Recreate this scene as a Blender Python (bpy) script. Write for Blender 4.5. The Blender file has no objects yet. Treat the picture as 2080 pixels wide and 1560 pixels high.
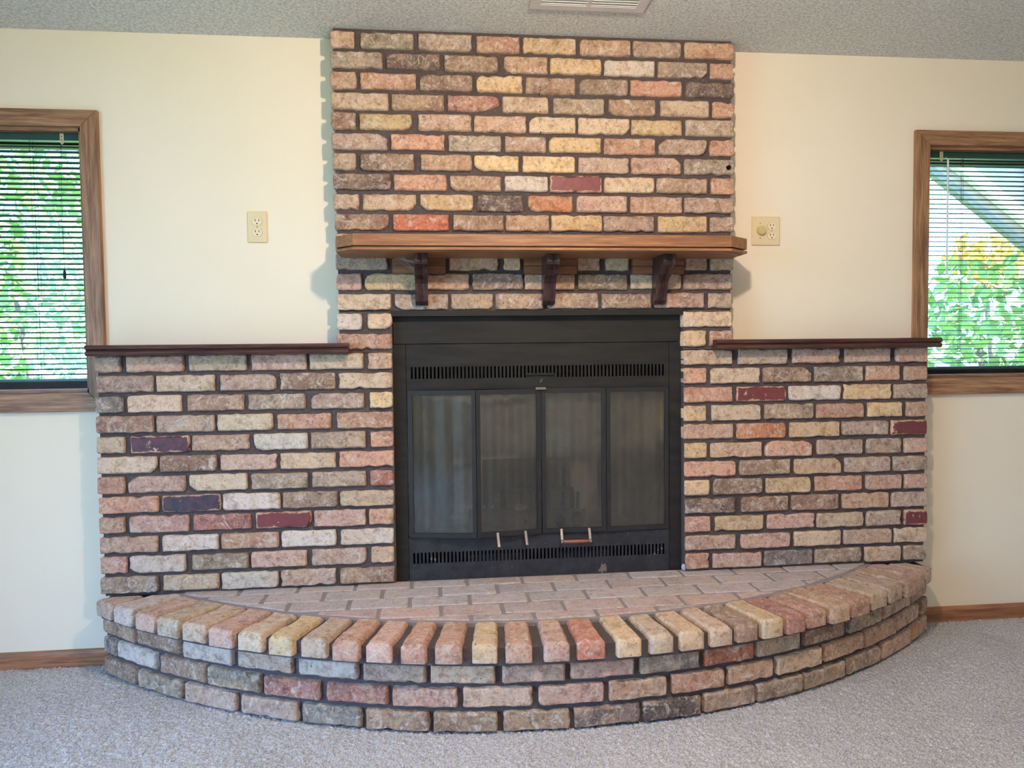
import bpy, bmesh, math, random
import numpy as np

# ------------------------------------------------------------------ camera, world, lights, exposure
S = bpy.context.scene
COL = S.collection
S.view_settings.view_transform = 'Standard'
S.view_settings.look = 'None'
S.view_settings.exposure = 0.12
S.view_settings.gamma = 1.0
S.view_settings.use_curve_mapping = False

CAM = (-0.1640, -2.7636, 1.1130)
YAW, PITCH, ROLL, FPX = 0.10342, -0.04388, -0.010614, 1499.86
def camera():
    cd = bpy.data.cameras.new('camera'); o = bpy.data.objects.new('camera', cd); COL.objects.link(o)
    cd.sensor_fit = 'HORIZONTAL'; cd.sensor_width = 36.0; cd.lens = FPX / 2080 * 36.0
    cd.clip_start = 0.02
    f = np.array([math.sin(YAW)*math.cos(PITCH), math.cos(YAW)*math.cos(PITCH), math.sin(PITCH)])
    r = np.array([math.cos(YAW), -math.sin(YAW), 0.0]); u = np.cross(r, f)
    r2 = r*math.cos(ROLL) + u*math.sin(ROLL); u2 = -r*math.sin(ROLL) + u*math.cos(ROLL)
    from mathutils import Matrix
    m = Matrix.Identity(4)
    for i in range(3):
        m[i][0] = r2[i]; m[i][1] = u2[i]; m[i][2] = -f[i]; m[i][3] = CAM[i]
    o.matrix_world = m
    S.camera = o
camera()

W = bpy.data.worlds.new('daylight'); S.world = W; W.use_nodes = True
bg = W.node_tree.nodes['Background']
bg.inputs[0].default_value = (0.30, 0.58, 1.0, 1); bg.inputs[1].default_value = 13.0

def light(name, kind, loc, energy, color, rot=(0,0,0), **kw):
    ld = bpy.data.lights.new(name, kind); ld.energy = energy; ld.color = color
    for k, v in kw.items(): setattr(ld, k, v)
    o = bpy.data.objects.new(name, ld); COL.objects.link(o); o.location = loc; o.rotation_euler = rot
    return o
# daylight comes from the one sky; the patio door opening, out of the picture, carries a portal that only guides its sampling
DOOR_Y0, DOOR_Y1, DOOR_Z1 = -3.3, -1.25, 2.03
XL, XR, YB, ZC = -2.40, 3.05, -5.4, 2.2452
po = light('patio_door_sky_offscreen', 'AREA', (XL-0.13, (DOOR_Y0+DOOR_Y1)/2, DOOR_Z1/2), 1.0, (1,1,1), (0, -math.pi/2, 0),
           shape='RECTANGLE', size=DOOR_Z1, size_y=DOOR_Y1-DOOR_Y0)
po.data.cycles.is_portal = True
# bulb of the ceiling lamp in the middle of the room
LAMP = (0.23, -1.62, 2.07)
light('ceiling_lamp_bulb_offscreen', 'POINT', LAMP, 72, (1.0, 0.81, 0.62), shadow_soft_size=0.035)

# high sun from beside the house: reaches the garden, never straight into the room
from mathutils import Vector
light('sun_offscreen', 'SUN', (9, -3, 11), 42.0, (1.0, 0.95, 0.86), Vector((-0.65, 0.15, -0.75)).to_track_quat('-Z', 'Y').to_euler(), angle=0.01)

random.seed(7)
def srgb(c, a=1.0):
    out = []
    for v in c:
        v = v/255.0
        out.append(v/12.92 if v <= 0.04045 else ((v+0.055)/1.055)**2.4)
    return tuple(out) + (a,)

# ------------------------------------------------------------------ materials
class NT:
    def __init__(s, name, rough=0.8, spec=0.3):
        s.m = bpy.data.materials.new(name); s.m.use_nodes = True
        s.t = s.m.node_tree; s.b = s.t.nodes['Principled BSDF']
        s.b.inputs['Roughness'].default_value = rough
        s.b.inputs['Specular IOR Level'].default_value = spec
    def n(s, typ, **kw):
        nd = s.t.nodes.new(typ)
        for k, v in kw.items():
            if k in nd.inputs: nd.inputs[k].default_value = v
            else: setattr(nd, k, v)
        return nd
    def l(s, a, b): s.t.links.new(a, b)
    def coords(s, stretch=(1,1,1), rnd=True, space='Object'):
        tc = s.n('ShaderNodeTexCoord'); mp = s.n('ShaderNodeMapping')
        mp.inputs['Scale'].default_value = stretch
        s.l(tc.outputs[space], mp.inputs['Vector'])
        if rnd:
            oi = s.n('ShaderNodeObjectInfo'); mu = s.n('ShaderNodeMath', operation='MULTIPLY'); mu.inputs[1].default_value = 37.0
            s.l(oi.outputs['Random'], mu.inputs[0]); s.l(mu.outputs[0], mp.inputs['Location'])
        return mp.outputs['Vector']
    def noise(s, vec, scale, detail=4, rough=0.6, dist=0.0):
        nd = s.n('ShaderNodeTexNoise'); nd.inputs['Scale'].default_value = scale
        nd.inputs['Detail'].default_value = detail; nd.inputs['Roughness'].default_value = rough
        nd.inputs['Distortion'].default_value = dist
        s.l(vec, nd.inputs['Vector']); return nd.outputs['Fac']
    def ramp(s, fac, p0, p1, c0=(0,0,0,1), c1=(1,1,1,1)):
        nd = s.n('ShaderNodeValToRGB'); e = nd.color_ramp.elements
        e[0].position = p0; e[1].position = p1; e[0].color = c0; e[1].color = c1
        s.l(fac, nd.inputs['Fac']); return nd.outputs['Color']
    def mix(s, fac, a, b, mode='MIX'):
        nd = s.n('ShaderNodeMix', data_type='RGBA', blend_type=mode)
        for sock, v in ((nd.inputs['Factor'], fac), (nd.inputs['A'], a), (nd.inputs['B'], b)):
            pass
        ins = {'F': nd.inputs[0], 'A': nd.inputs[6], 'B': nd.inputs[7]}
        for k, v in (('F', fac), ('A', a), ('B', b)):
            if hasattr(v, 'links') or isinstance(v, bpy.types.NodeSocket): s.l(v, ins[k])
            else: ins[k].default_value = v
        return nd.outputs[2]
    def mul(s, a, k):
        nd = s.n('ShaderNodeMath', operation='MULTIPLY'); s.l(a, nd.inputs[0])
        if isinstance(k, bpy.types.NodeSocket): s.l(k, nd.inputs[1])
        else: nd.inputs[1].default_value = k
        return nd.outputs[0]
    def bump(s, h, strength=0.4, dist=0.004, prev=None):
        nd = s.n('ShaderNodeBump'); nd.inputs['Strength'].default_value = strength; nd.inputs['Distance'].default_value = dist
        s.l(h, nd.inputs['Height'])
        if prev is not None: s.l(prev, nd.inputs['Normal'])
        return nd.outputs['Normal']
    def done(s, color=None, normal=None, rough=None):
        if color is not None:
            if isinstance(color, bpy.types.NodeSocket): s.l(color, s.b.inputs['Base Color'])
            else: s.b.inputs['Base Color'].default_value = color
        if normal is not None: s.l(normal, s.b.inputs['Normal'])
        if rough is not None: s.l(rough, s.b.inputs['Roughness'])
        return s.m

def mat_brick(name, dust=0.0):
    k = NT(name, 0.92, 0.2); v = k.coords()
    oi = k.n('ShaderNodeObjectInfo'); base = oi.outputs['Color']
    g1 = lambda x: (x, x, x, 1)
    # cloudy firing patches: towards tan, and towards a greyer brown
    big = k.noise(v, 9, 4, 0.6, 0.9)
    c = k.mix(k.ramp(big, 0.50, 0.64, g1(0), g1(0.55)), base, srgb((214,178,146)))
    c = k.mix(k.ramp(big, 0.34, 0.46, g1(0.55), g1(0)), c, k.mix(1.0, c, (0.66, 0.58, 0.56, 1), 'MULTIPLY'))
    med = k.noise(v, 40, 6, 0.72, 0.5)
    c = k.mix(k.ramp(med, 0.37, 0.51, g1(0.95), g1(0)), c, k.mix(1.0, c, (0.60, 0.54, 0.51, 1), 'MULTIPLY'))
    lime = k.noise(v, 26, 7, 0.78, 1.4)
    c = k.mix(k.ramp(lime, 0.52, 0.64, g1(0), g1(0.7)), c, srgb((232,216,204)))
    fleck = k.noise(v, 120, 4, 0.7)
    c = k.mix(k.ramp(fleck, 0.56, 0.70, g1(0), g1(0.5)), c, srgb((236,222,208)))
    c = k.mix(k.ramp(fleck, 0.31, 0.46, g1(0.8), g1(0)), c, k.mix(1.0, c, (0.62, 0.55, 0.52, 1), 'MULTIPLY'))
    pit = k.noise(v, 105, 2, 0.5)
    c = k.mix(k.ramp(pit, 0.24, 0.31, g1(0.85), g1(0)), c, (0.09, 0.065, 0.06, 1))
    if dust:
        d = k.noise(v, 14, 5, 0.7)
        c = k.mix(k.ramp(d, 0.30, 0.62, g1(dust), g1(dust*0.5)), c, srgb((196,186,188)))
    n = k.bump(k.noise(v, 26, 8, 0.74), 0.9, 0.011)
    n = k.bump(fleck, 0.6, 0.004, n)
    n = k.bump(pit, 0.35, 0.002, n)
    return k.done(c, n)

def mat_glaze():
    k = NT('glazed_brick', 0.45, 0.4); v = k.coords(); oi = k.n('ShaderNodeObjectInfo')
    body = k.mix(k.ramp(k.noise(v, 30, 5, 0.7), 0.35, 0.65), srgb((176,132,112)), srgb((206,170,144)))
    gl = k.mix(k.ramp(k.noise(v, 40, 4), 0.4, 0.75), oi.outputs['Color'], k.mix(0.35, oi.outputs['Color'], srgb((150,70,70))))
    # chipping comes in from the brick's own outline
    tc = k.n('ShaderNodeTexCoord'); sp = k.n('ShaderNodeSeparateXYZ'); k.l(tc.outputs['Generated'], sp.inputs[0])
    def edge(o, w):
        a = k.n('ShaderNodeMath', operation='SUBTRACT'); k.l(o, a.inputs[0]); a.inputs[1].default_value = 0.5
        b = k.n('ShaderNodeMath', operation='ABSOLUTE'); k.l(a.outputs[0], b.inputs[0])
        c = k.n('ShaderNodeMapRange'); k.l(b.outputs[0], c.inputs[0]); c.inputs[1].default_value = 0.5-w; c.inputs[2].default_value = 0.5
        return c.outputs[0]
    ex, ez = edge(sp.outputs['X'], 0.05), edge(sp.outputs['Z'], 0.16)
    mx = k.n('ShaderNodeMath', operation='MAXIMUM'); k.l(ex, mx.inputs[0]); k.l(ez, mx.inputs[1])
    ad = k.n('ShaderNodeMath', operation='MULTIPLY_ADD'); k.l(mx.outputs[0], ad.inputs[0]); ad.inputs[1].default_value = 0.30
    k.l(k.noise(v, 22, 6, 0.7), ad.inputs[2])
    f = k.ramp(ad.outputs[0], 0.61, 0.65)
    c = k.mix(f, gl, body)
    n = k.bump(k.noise(v, 40, 6, 0.7), 0.4, 0.004)
    return k.done(c, n)

def mat_plain(name, rgb, rough=0.6, spec=0.3, var=0.12, scale=25, bump=0.0, bscale=200, metallic=0.0, space='Object'):
    k = NT(name, rough, spec); v = k.coords(rnd=False, space=space)
    c1 = srgb(rgb); c0 = tuple(x*(1-var) for x in c1[:3])+(1,)
    c = k.mix(k.ramp(k.noise(v, scale, 5), 0.35, 0.65), c0, c1)
    n = k.bump(k.noise(v, bscale, 3), bump, 0.003) if bump else None
    k.b.inputs['Metallic'].default_value = metallic
    return k.done(c, n)

def mat_wood(name, light_c, dark_c, axis, rough=0.45, fine=1.0, contrast=(0.38, 0.66)):
    k = NT(name, rough, 0.35)
    st = [1.0, 1.0, 1.0]; st[axis] = 0.055
    v = k.coords(tuple(st))
    g = k.noise(v, 75*fine, 5, 0.65, 0.35)
    g2 = k.noise(v, 260*fine, 3, 0.6)
    c = k.mix(k.ramp(g, contrast[0], contrast[1]), srgb(dark_c), srgb(light_c))
    c = k.mix(k.ramp(g2, 0.30, 0.50, (0.65,)*3+(1,), (0,0,0,1)), c, srgb(dark_c))
    n = k.bump(g2, 0.2, 0.001)
    return k.done(c, n)

def mat_mortar(name, rgb, dust=0.0, dcol=(168,158,160)):
    k = NT(name, 0.95, 0.15); v = k.coords(rnd=False)
    c = k.mix(k.ramp(k.noise(v, 9, 4), 0.35, 0.65), tuple(x*0.8 for x in srgb(rgb)[:3])+(1,), srgb(rgb))
    c = k.mix(k.ramp(k.noise(v, 160, 3), 0.55, 0.7, (0,0,0,1), (0.3,)*3+(1,)), c, srgb((150,132,126)))
    if dust: c = k.mix(k.ramp(k.noise(v, 30, 6, 0.7), 0.3, 0.7, (dust*0.5,)*3+(1,), (dust,)*3+(1,)), c, srgb(dcol))
    n = k.bump(k.noise(v, 90, 6, 0.7), 0.8, 0.005)
    return k.done(c, n)

def mat_carpet():
    k = NT('grey_carpet', 1.0, 0.05); v = k.coords(rnd=False)
    f = k.noise(v, 230, 4, 0.75)
    c = k.mix(k.ramp(f, 0.36, 0.64), srgb((146,142,147)), srgb((240,237,241)))
    wear = k.noise(v, 2.2, 4, 0.55, 0.5)
    c = k.mix(k.ramp(wear, 0.42, 0.7, (0,0,0,1), (0.16,)*3+(1,)), c, srgb((96,92,98)))
    n = k.bump(f, 0.7, 0.006)
    return k.done(c, n)

def mat_wall():
    k = NT('cream_wall_paint', 0.75, 0.2); v = k.coords(rnd=False)
    c = k.mix(k.ramp(k.noise(v, 1.5, 3), 0.3, 0.7), srgb((234,219,198)), srgb((238,224,204)))
    n = k.bump(k.noise(v, 140, 4, 0.6), 0.08, 0.002)
    return k.done(c, n)

def mat_ceiling():
    k = NT('popcorn_ceiling', 0.95, 0.1); v = k.coords(rnd=False)
    f = k.noise(v, 115, 4, 0.66)
    c = k.mix(k.ramp(f, 0.38, 0.60), srgb((214,213,211)), srgb((254,254,252)))
    n = k.bump(f, 1.0, 0.014)
    return k.done(c, n)

def mat_glass(name, film, smear):
    m = bpy.data.materials.new(name); m.use_nodes = True; t = m.node_tree; t.nodes.clear()
    out = t.nodes.new('ShaderNodeOutputMaterial'); tr = t.nodes.new('ShaderNodeBsdfTransparent'); gl = t.nodes.new('ShaderNodeBsdfGlossy')
    df = t.nodes.new('ShaderNodeBsdfDiffuse'); m1 = t.nodes.new('ShaderNodeMixShader'); m2 = t.nodes.new('ShaderNodeMixShader')
    fr = t.nodes.new('ShaderNodeFresnel'); fr.inputs['IOR'].default_value = 1.5
    tr.inputs['Color'].default_value = (0.94, 0.95, 0.94, 1); gl.inputs['Roughness'].default_value = 0.04; gl.inputs['Color'].default_value = (1, 1, 1, 1)
    df.inputs['Color'].default_value = film
    tc = t.nodes.new('ShaderNodeTexCoord'); mp = t.nodes.new('ShaderNodeMapping'); mp.inputs['Scale'].default_value = (3.2, 1, 1.1)
    nz = t.nodes.new('ShaderNodeTexNoise'); nz.inputs['Scale'].default_value = 3.0; nz.inputs['Detail'].default_value = 6; nz.inputs['Distortion'].default_value = 0.8
    oi = t.nodes.new('ShaderNodeObjectInfo'); mu = t.nodes.new('ShaderNodeMath'); mu.operation = 'MULTIPLY'; mu.inputs[1].default_value = 30
    mr = t.nodes.new('ShaderNodeMapRange'); mr.inputs[1].default_value = 0.3; mr.inputs[2].default_value = 0.75
    mr.inputs[3].default_value = smear[0]; mr.inputs[4].default_value = smear[1]
    L = t.links.new
    L(oi.outputs['Random'], mu.inputs[0]); L(mu.outputs[0], mp.inputs['Location'])
    L(tc.outputs['Object'], mp.inputs['Vector']); L(mp.outputs[0], nz.inputs['Vector']); L(nz.outputs['Fac'], mr.inputs[0])
    L(fr.outputs[0], m1.inputs[0]); L(tr.outputs[0], m1.inputs[1]); L(gl.outputs[0], m1.inputs[2])
    L(mr.outputs[0], m2.inputs[0]); L(m1.outputs[0], m2.inputs[1]); L(df.outputs[0], m2.inputs[2]); L(m2.outputs[0], out.inputs['Surface'])
    return m

def mat_wire_mesh():
    m = bpy.data.materials.new('spark_curtain_wire'); m.use_nodes = True; t = m.node_tree; t.nodes.clear(); L = t.links.new
    out = t.nodes.new('ShaderNodeOutputMaterial'); tr = t.nodes.new('ShaderNodeBsdfTransparent')
    pb = t.nodes.new('ShaderNodeBsdfPrincipled'); pb.inputs['Base Color'].default_value = srgb((176,170,160)); pb.inputs['Metallic'].default_value = 0.3; pb.inputs['Roughness'].default_value = 0.4
    uv = t.nodes.new('ShaderNodeUVMap'); sx = t.nodes.new('ShaderNodeSeparateXYZ'); L(uv.outputs[0], sx.inputs[0])
    def stripe(sign):
        a = t.nodes.new('ShaderNodeMath'); a.operation = 'ADD' if sign > 0 else 'SUBTRACT'
        L(sx.outputs[0], a.inputs[0]); L(sx.outputs[1], a.inputs[1])
        b = t.nodes.new('ShaderNodeMath'); b.operation = 'FRACT'; L(a.outputs[0], b.inputs[0])
        c = t.nodes.new('ShaderNodeMath'); c.operation = 'LESS_THAN'; L(b.outputs[0], c.inputs[0]); c.inputs[1].default_value = 0.2
        return c.outputs[0]
    mx = t.nodes.new('ShaderNodeMath'); mx.operation = 'MAXIMUM'; L(stripe(1), mx.inputs[0]); L(stripe(-1), mx.inputs[1])
    ms = t.nodes.new('ShaderNodeMixShader'); L(mx.outputs[0], ms.inputs[0]); L(tr.outputs[0], ms.inputs[1]); L(pb.outputs[0], ms.inputs[2]); L(ms.outputs[0], out.inputs['Surface'])
    return m

def mat_metal_black():
    k = NT('black_steel', 0.5, 0.25); v = k.coords(rnd=False); vs = k.coords((0.15,1,1), rnd=False)
    c = k.mix(k.ramp(k.noise(vs, 30, 5, 0.6), 0.35, 0.7), srgb((32,30,29)), srgb((46,43,41)))
    sp = k.noise(v, 130, 4, 0.7)
    c = k.mix(k.ramp(sp, 0.70, 0.76, (0,0,0,1), (0.5,)*3+(1,)), c, srgb((120,114,112)))
    r = k.ramp(k.noise(vs, 12, 4), 0.3, 0.7, (0.42,)*3+(1,), (0.6,)*3+(1,))
    return k.done(c, None, r)

def mat_metal_worn():
    k = NT('worn_black_steel', 0.5, 0.4); v = k.coords(rnd=False)
    c = k.mix(k.ramp(k.noise(v, 20, 5, 0.6), 0.35, 0.7), srgb((36,36,40)), srgb((56,55,60)))
    c = k.mix(k.ramp(k.noise(v, 7, 6, 0.68, 0.6), 0.665, 0.68, (0,0,0,1), (0.9,)*3+(1,)), c, srgb((128,108,102)))
    c = k.mix(k.ramp(k.noise(v, 110, 4, 0.75), 0.64, 0.72, (0,0,0,1), (0.6,)*3+(1,)), c, srgb((150,148,152)))
    return k.done(c)

M = {}
M['brick'] = mat_brick('old_brick'); M['brick_dusty'] = mat_brick('dusty_brick', 0.62); M['brick_cap'] = mat_brick('hearth_edge_brick', 0.16)
M['glaze'] = mat_glaze()
M['mortar'] = mat_mortar('dark_mortar', (92,80,79)); M['mortar_dusty'] = mat_mortar('dusty_mortar', (140,130,132), 0.6)
M['mortar_hearth'] = mat_mortar('hearth_mortar', (84,74,78), 0.12)
M['wall'] = mat_wall(); M['ceiling'] = mat_ceiling(); M['carpet'] = mat_carpet()
M['oak_h'] = mat_wood('oak_grain_along', (182,138,102), (116,80,56), 0); M['oak_v'] = mat_wood('oak_grain_upright', (182,138,102), (116,80,56), 2)
M['base_h'] = mat_wood('oak_baseboard', (178,124,88), (128,84,58), 0)
M['mantel'] = mat_wood('mantel_oak', (166,118,84), (126,84,58), 0, 0.42, 1.3)
M['mantel_end'] = mat_wood('mantel_oak_end', (170,118,86), (128,84,58), 1, 0.42, 1.3)
M['dark_h'] = mat_wood('dark_stained_wood', (100,66,58), (58,36,34), 0, 0.38, 1.2)
M['dark_v'] = mat_wood('dark_stained_wood_upright', (84,58,54), (46,31,31), 2, 0.28, 1.2)
M['plate_wood'] = mat_wood('bracket_plate_wood', (158,106,76), (116,74,52), 0, 0.45)
M['steel'] = mat_metal_black(); M['steel_worn'] = mat_metal_worn()
M['steel_dark'] = mat_plain('dark_slot_steel', (22,21,22), 0.7, 0.2)
M['door_steel'] = mat_plain('door_frame_steel', (44,42,43), 0.45, 0.35, 0.2, 12)
M['glass'] = mat_glass('sooty_glass', srgb((120,112,104)), (0.02, 0.20)); M['pane'] = mat_glass('window_glass', (0.8,0.85,0.85,1), (0.0, 0.01))
M['wire'] = mat_wire_mesh()
M['handle_metal'] = mat_plain('dull_nickel', (150,140,132), 0.35, 0.5, 0.2, 80, metallic=0.7)
M['handle_wood'] = mat_wood('turned_handle_wood', (176,110,82), (124,70,52), 0, 0.35, 2.0)
M['firebrick'] = mat_plain('sooty_firebrick', (204,184,168), 0.95, 0.1, 0.5, 7, 0.4, 60)
M['soot'] = mat_plain('sooted_steel', (46,42,42), 0.9, 0.15, 0.4, 9, 0.3, 80)
M['iron'] = mat_plain('cast_iron', (38,37,38), 0.6, 0.35, 0.3, 40, 0.3, 120)
M['log'] = mat_plain('charred_log', (84,76,72), 0.95, 0.1, 0.6, 14, 0.9, 45)
M['ash'] = mat_plain('pale_ash', (190,184,180), 1.0, 0.05, 0.3, 30, 0.8, 90)
M['ivory'] = mat_plain('ivory_plastic', (226,206,166), 0.35, 0.45, 0.04, 20); M['ivory_face'] = mat_plain('ivory_face', (232,215,182), 0.35, 0.45, 0.03, 20)
M['knob'] = mat_plain('ivory_knob', (205,186,132), 0.3, 0.5, 0.05, 20)
M['black'] = mat_plain('hole_shade_and_spot_black', (18,14,12), 0.8, 0.1); M['screw'] = mat_plain('painted_screw', (188,170,130), 0.4, 0.4)  # black paints the shade inside holes and slots; also the iron spot's own colour
M['green'] = mat_plain('dark_green_enamel', (22,62,54), 0.32, 0.5, 0.1, 30); M['slat'] = mat_plain('dark_green_slat', (34,66,68), 0.30, 0.5, 0.12, 10)
M['cord'] = mat_plain('green_cord', (34,46,44), 0.8, 0.2); M['clip'] = mat_plain('beige_metal_clip', (190,176,146), 0.4, 0.5, 0.1, 60)
M['wand'] = mat_plain('clear_plastic_wand', (225,228,228), 0.15, 0.6, 0.03); M['sash'] = mat_plain('brown_sash', (84,66,58), 0.5, 0.3, 0.15)
M['vent'] = mat_plain('white_enamel_vent', (214,206,206), 0.4, 0.4, 0.04); M['white'] = mat_plain('white_paint', (244,242,238), 0.5, 0.3, 0.04)
M['fluff'] = mat_plain('pale_insulation', (196,200,214), 1.0, 0.05, 0.2, 60, 0.9, 150)
M['leaf'] = mat_plain('leaf_green', (120,156,84), 0.7, 0.2, 0.45, 3); M['leaf_gold'] = mat_plain('leaf_gold', (208,170,80), 0.7, 0.2, 0.3, 3)
M['bark'] = mat_plain('bark', (112,100,88), 0.9, 0.1, 0.3); M['lawn'] = mat_plain('lawn_green', (110,142,84), 0.95, 0.1, 0.3, 2)
M['stair'] = mat_plain('weathered_boards', (116,116,114), 0.9, 0.1, 0.2, 6); M['stair_pale'] = mat_plain('pale_beam', (206,200,186), 0.8, 0.1, 0.1)
M['lamp'] = mat_plain('lamp_brass', (150,120,70), 0.35, 0.5, 0.1, metallic=0.8)

# ------------------------------------------------------------------ helpers
def link(o, parent=None):
    COL.objects.link(o)
    if parent is not None: o.parent = parent
    return o
def mesh_obj(name, V, F, mat, parent=None, loc=(0,0,0), smooth=False, rot=None):
    me = bpy.data.meshes.new(name); me.from_pydata([tuple(map(float, v)) for v in V], [], F); me.update()
    if smooth:
        for p in me.polygons: p.use_smooth = True
    me.materials.append(mat)
    o = bpy.data.objects.new(name, me); o.location = loc
    if rot: o.rotation_euler = rot
    return link(o, parent)
def empty(name, loc=(0,0,0)):
    o = bpy.data.objects.new(name, None); o.empty_display_size = 0.05; o.location = loc
    return link(o)
def tag(o, label=None, cat=None, group=None, kind=None):
    if label: o['label'] = label
    if cat: o['category'] = cat
    if group: o['group'] = group
    if kind: o['kind'] = kind
    return o
class MB:
    def __init__(s): s.V = []; s.F = []
    def box(s, x0, x1, y0, y1, z0, z1):
        b = len(s.V)
        s.V += [(x0,y0,z0),(x1,y0,z0),(x1,y1,z0),(x0,y1,z0),(x0,y0,z1),(x1,y0,z1),(x1,y1,z1),(x0,y1,z1)]
        s.F += [tuple(b+i for i in f) for f in ((0,3,2,1),(4,5,6,7),(0,1,5,4),(1,2,6,5),(2,3,7,6),(3,0,4,7))]
        return s
    def prism(s, poly, fn, d0, d1):
        # poly CCW in (u,v), fn(u,v,w)->xyz, extruded d0..d1
        b = len(s.V); n = len(poly)
        s.V += [fn(u, v, d0) for u, v in poly] + [fn(u, v, d1) for u, v in poly]
        s.F.append(tuple(b+n+i for i in range(n))); s.F.append(tuple(b+n-1-i for i in range(n)))
        s.F += [(b+i, b+(i+1)%n, b+n+(i+1)%n, b+n+i) for i in range(n)]
        return s
    def tube(s, pts, r, n=8):
        pts = [np.array(p, float) for p in pts]; b = len(s.V)
        for i, p in enumerate(pts):
            d = pts[min(i+1, len(pts)-1)] - pts[max(i-1, 0)]; d /= np.linalg.norm(d)
            a = np.array((0,0,1.0)) if abs(d[2]) < 0.9 else np.array((1.0,0,0))
            u = np.cross(d, a); u /= np.linalg.norm(u); w = np.cross(d, u)
            rr = r[i] if isinstance(r, (list, tuple)) else r
            for k in range(n):
                t = 2*math.pi*k/n; s.V.append(tuple(p + rr*(math.cos(t)*u + math.sin(t)*w)))
        for i in range(len(pts)-1):
            for k in range(n):
                s.F.append((b+i*n+k, b+i*n+(k+1)%n, b+(i+1)*n+(k+1)%n, b+(i+1)*n+k))
        s.F.append(tuple(b+k for k in reversed(range(n)))); s.F.append(tuple(b+(len(pts)-1)*n+k for k in range(n)))
        return s
    def build(s, name, mat, parent=None, smooth=False, bevel=0.0, loc=(0,0,0)):
        o = mesh_obj(name, s.V, s.F, mat, parent, loc, smooth)
        bm = bmesh.new(); bm.from_mesh(o.data); bmesh.ops.recalc_face_normals(bm, faces=bm.faces)
        if bevel:
            bmesh.ops.bevel(bm, geom=[e for e in bm.edges if len(e.link_faces) == 2 and e.calc_face_angle(0) > 0.5], offset=bevel, segments=2, affect='EDGES', profile=0.7)
        bm.to_mesh(o.data); bm.free()
        return o
def wall_fn(u, v, w): return (u, -w, v)
def side_fn(u, v, w): return (w, u, v)
def plan_fn(u, v, w): return (u, v, w)
def copy_tree(o, parent=None):
    c = o.copy(); COL.objects.link(c); c.parent = parent
    for ch in list(o.children): copy_tree(ch, c)
    return c

# ------------------------------------------------------------------ brick shapes
PAL = {'Y':(226,188,128),'C':(216,184,148),'T':(204,160,124),'B':(168,132,106),'D':(122,100,90),'G':(170,146,122),'K':(190,159,138),
       'P':(208,161,138),'R':(208,150,117),'O':(222,140,80),'E':(212,118,76),'M':(106,42,50),'N':(52,44,58),'V':(78,36,54),
       'W':(220,202,186),'S':(144,131,124),'Q':(180,116,98),'H':(190,176,172)}
def outline(poly, rng, radii, seg=0.022, jit=0.0018):
    """rounded, subdivided, slightly ragged outline of a convex CCW polygon; radii = per corner (back along in-edge, along out-edge)"""
    n = len(poly); out = []
    P = [np.array(p, float) for p in poly]
    L = [np.linalg.norm(P[(i+1) % n]-P[i]) for i in range(n)]
    ends = []
    for i in range(n):
        ri, ro = radii[i % len(radii)]
        li, lo = L[i-1], L[i]
        ri = min(ri, li*0.45); ro = min(ro, lo*0.45)
        a = P[i] + (P[i-1]-P[i])/max(li,1e-6)*ri; c = P[i] + (P[(i+1) % n]-P[i])/max(lo,1e-6)*ro
        m = 0.25*a + 0.5*P[i] + 0.25*c
        if ri+ro > 0.03: m = m + (0.25*a+0.25*c-0.5*P[i])*rng.uniform(0.2, 0.9)
        ends.append((a, m, c))
    for i in range(n):
        a, m, c = ends[i]; nx = ends[(i+1) % n][0]
        out += [a, m, c]
        d = np.linalg.norm(nx-c); k = int(d/seg)
        nrm = np.array([(nx-c)[1], -(nx-c)[0]])/max(d, 1e-6)
        for j in range(1, k+1):
            t = j/(k+1)
            q = c + (nx-c)*t + nrm*rng.uniform(-1, 1)*jit
            if rng.random() < 0.05: q = q - nrm*rng.uniform(0.002, 0.005)
            out.append(q)
    return [p + np.array([rng.uniform(-1,1), rng.uniform(-1,1)])*jit*0.4 for p in out]
def brick_mesh(name, ol, depth, bev, rng, fn, mat, tilt=0.002):
    n = len(ol); c = sum(ol)/n
    tx, ty = rng.uniform(-tilt, tilt)*10, rng.uniform(-tilt, tilt)*8
    V = []; 
    for q in ol: V.append(fn(q[0], q[1], 0.0))
    for q in ol: V.append(fn(q[0], q[1], depth-bev*rng.uniform(0.8, 1.6)))
    for q in ol:
        d = q-c; r = np.linalg.norm(d); s = max(0.2, 1-bev*rng.uniform(0.7, 1.3)/max(r, 1e-4)*1.35)
        e = c + d*s
        # keep the inset even on long bricks: pull in both axes by about the bevel
        e = np.array([q[0]-math.copysign(min(bev, abs(d[0])*0.5), d[0]), q[1]-math.copysign(min(bev, abs(d[1])*0.6), d[1])])
        V.append(fn(e[0], e[1], depth + tx*d[0]*0.1 + ty*d[1]*0.1 + rng.uniform(-1,1)*0.0006))
    F = []
    for k in range(2):
        for i in range(n): F.append((k*n+i, k*n+(i+1) % n, (k+1)*n+(i+1) % n, (k+1)*n+i))
    F.append(tuple(2*n+i for i in range(n)))
    me = bpy.data.meshes.new(name); me.from_pydata([tuple(map(float, v)) for v in V], [], F); me.update()
    for p in me.polygons: p.use_smooth = len(p.vertices) == 4
    me.materials.append(mat)
    return me
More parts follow.
